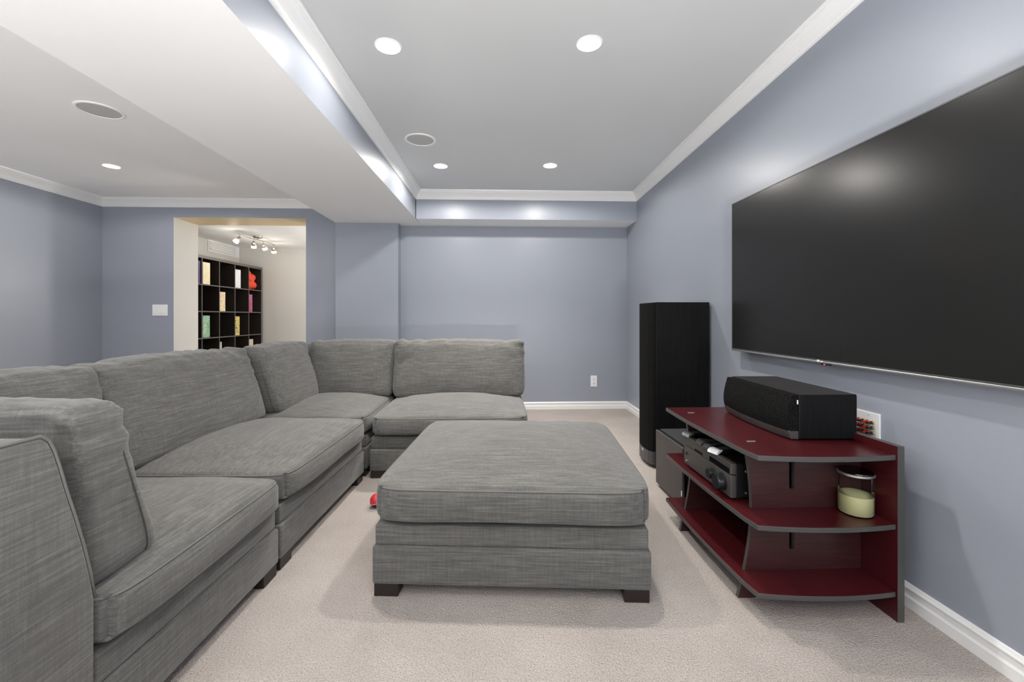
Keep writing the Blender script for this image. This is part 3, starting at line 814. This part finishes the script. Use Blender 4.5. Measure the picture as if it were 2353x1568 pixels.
game('green and blue patterned box in the third row', 1, 2, .015, .140, .295, .28, print_mat('green_print', [(0, (.45, .55, .2)), (.4, (.06, .35, .22)), (.5, (.55, .7, .45)), (.58, (.12, .12, .4)), (.64, (.7, .6, .5))], (16, 16, 16), seed=6), greenb)
game('yellow and black patterned box in the third row', 3, 2, .006, .110, .285, .26, print_mat('yellow_print', [(0, (.05, .04, .03)), (.44, (.7, .55, .08)), (.54, (.8, .75, .6)), (.6, (.1, .07, .04)), (.68, (.7, .6, .2))], (22, 22, 22), seed=7), brown)
game('thin grey book like box in the fourth row', 2, 3, .006, .048, .28, .22, print_mat('grey_print', [(0, (.4, .42, .42)), (.55, (.55, .56, .55)), (.65, (.25, .26, .26))], seed=8), greyc)
game('small beige box at the end of the fourth row', 4, 3, .006, .115, .28, .24, print_mat('beige_print', [(0, (.55, .48, .38)), (.5, (.7, .64, .55)), (.6, (.35, .25, .18))], (18, 18, 18), seed=9), brown)
y, z = cell(1, 3)
o = box('blue_pouch', (-.10, -.05, -.045), (.0, .05, .045), bluec, None, .02, 3)
for p in o.data.polygons: p.use_smooth = True
o.location = (KX - .09, y + .25, z + .27)
BIN = tag(o, 'blue fabric pouch hanging high in the fourth row', 'pouch')
o.location.z = z + .0455
# red soft bundle in the last cell of the top row
y, z = cell(4, 0)
bm = bmesh.new()
for (cx_, cy_, cz_, r_) in ((0, -.02, -.075, .085), (.02, .055, -.085, .065), (0, -.09, -.07, .060), (0, -.02, .0, .085), (.02, .035, .035, .062), (0, -.055, .075, .062), (.01, -.04, .11, .035), (.03, -.08, .02, .05)):
    bmesh.ops.create_icosphere(bm, subdivisions=3, radius=r_, matrix=Matrix.Translation((cx_, cy_, cz_)))
bn = from_bm('fabric_bundle', bm, mat('red_orange_fleece', (.80, .075, .035), .8), None, True)
md = bn.modifiers.new('fuse', 'REMESH'); md.mode = 'VOXEL'; md.voxel_size = .008; md.use_smooth_shade = True
md = bn.modifiers.new('smooth', 'SMOOTH'); md.factor = .6; md.iterations = 6
tx_ = bpy.data.textures.new('folds', 'CLOUDS'); tx_.noise_scale = .05
md = bn.modifiers.new('folds', 'DISPLACE'); md.texture = tx_; md.strength = .03; md.mid_level = .5
bn.location = (KX - .10, y + .165, z + .160)
tag(bn, 'red orange rumpled fabric bundle in the top right cell of the shelf', 'fabric')

TL = thing('track_light', 'brushed nickel track light with four heads on the playroom ceiling', 'ceiling light', (-3.385, 6.22, ROOM_Z))
lathe('canopy', [(0, 0), (.062, 0), (.062, -.010), (.055, -.020), (0, -.022)], M_nickel, TL, 32)
bar = [(.035 * math.sin(t * 3.1), -.46 + .92 * (t + 1) / 2, -.045) for t in np.linspace(-1, 1, 24)]
tube('bar', bar, .006, M_nickel, TL, 8)
tube('stem', [(0, 0, -.01), (0, 0, -.045)], .009, M_nickel, TL, 10)
heads = [(-.40, -35, 20), (-.07, 25, 15), (.10, 30, -5), (.40, 30, 10)]
for (hy_, ax_, ay_) in heads:
    bxp = .035 * math.sin((hy_ / .46) * 3.1)
    hd = bpy.data.objects.new('lamp_head', bpy.data.meshes.new('lamp_head')); bm = bmesh.new()
    add_lathe(bm, [(0, 0), (.017, 0), (.019, -.012), (.027, -.030), (.030, -.062), (.027, -.062), (0, -.058)], 20)
    bmesh.ops.recalc_face_normals(bm, faces=bm.faces); bm.to_mesh(hd.data); bm.free(); hd.data.materials.append(M_nickel)
    for p in hd.data.polygons: p.use_smooth = True
    COL.objects.link(hd); hd.parent = TL; hd.location = (bxp, hy_, -.083); hd.rotation_euler = (R(ax_), R(ay_), 0)
    lathe('shade', [(.029, -.055), (.033, -.065), (.036, -.092), (.030, -.095), (0, -.092)], M_frost, hd, 20)
    tube('swivel', [(bxp, hy_, -.045), (bxp, hy_, -.085)], .004, M_nickel, TL, 8)
    lamp('track_lamp', 'POINT', (-3.385 + bxp - math.sin(R(ay_)) * .1, 6.22 + hy_ + math.sin(R(ax_)) * .14, ROOM_Z - .20), TRACK_W, (1, .93, .82), shadow_soft_size=.03)
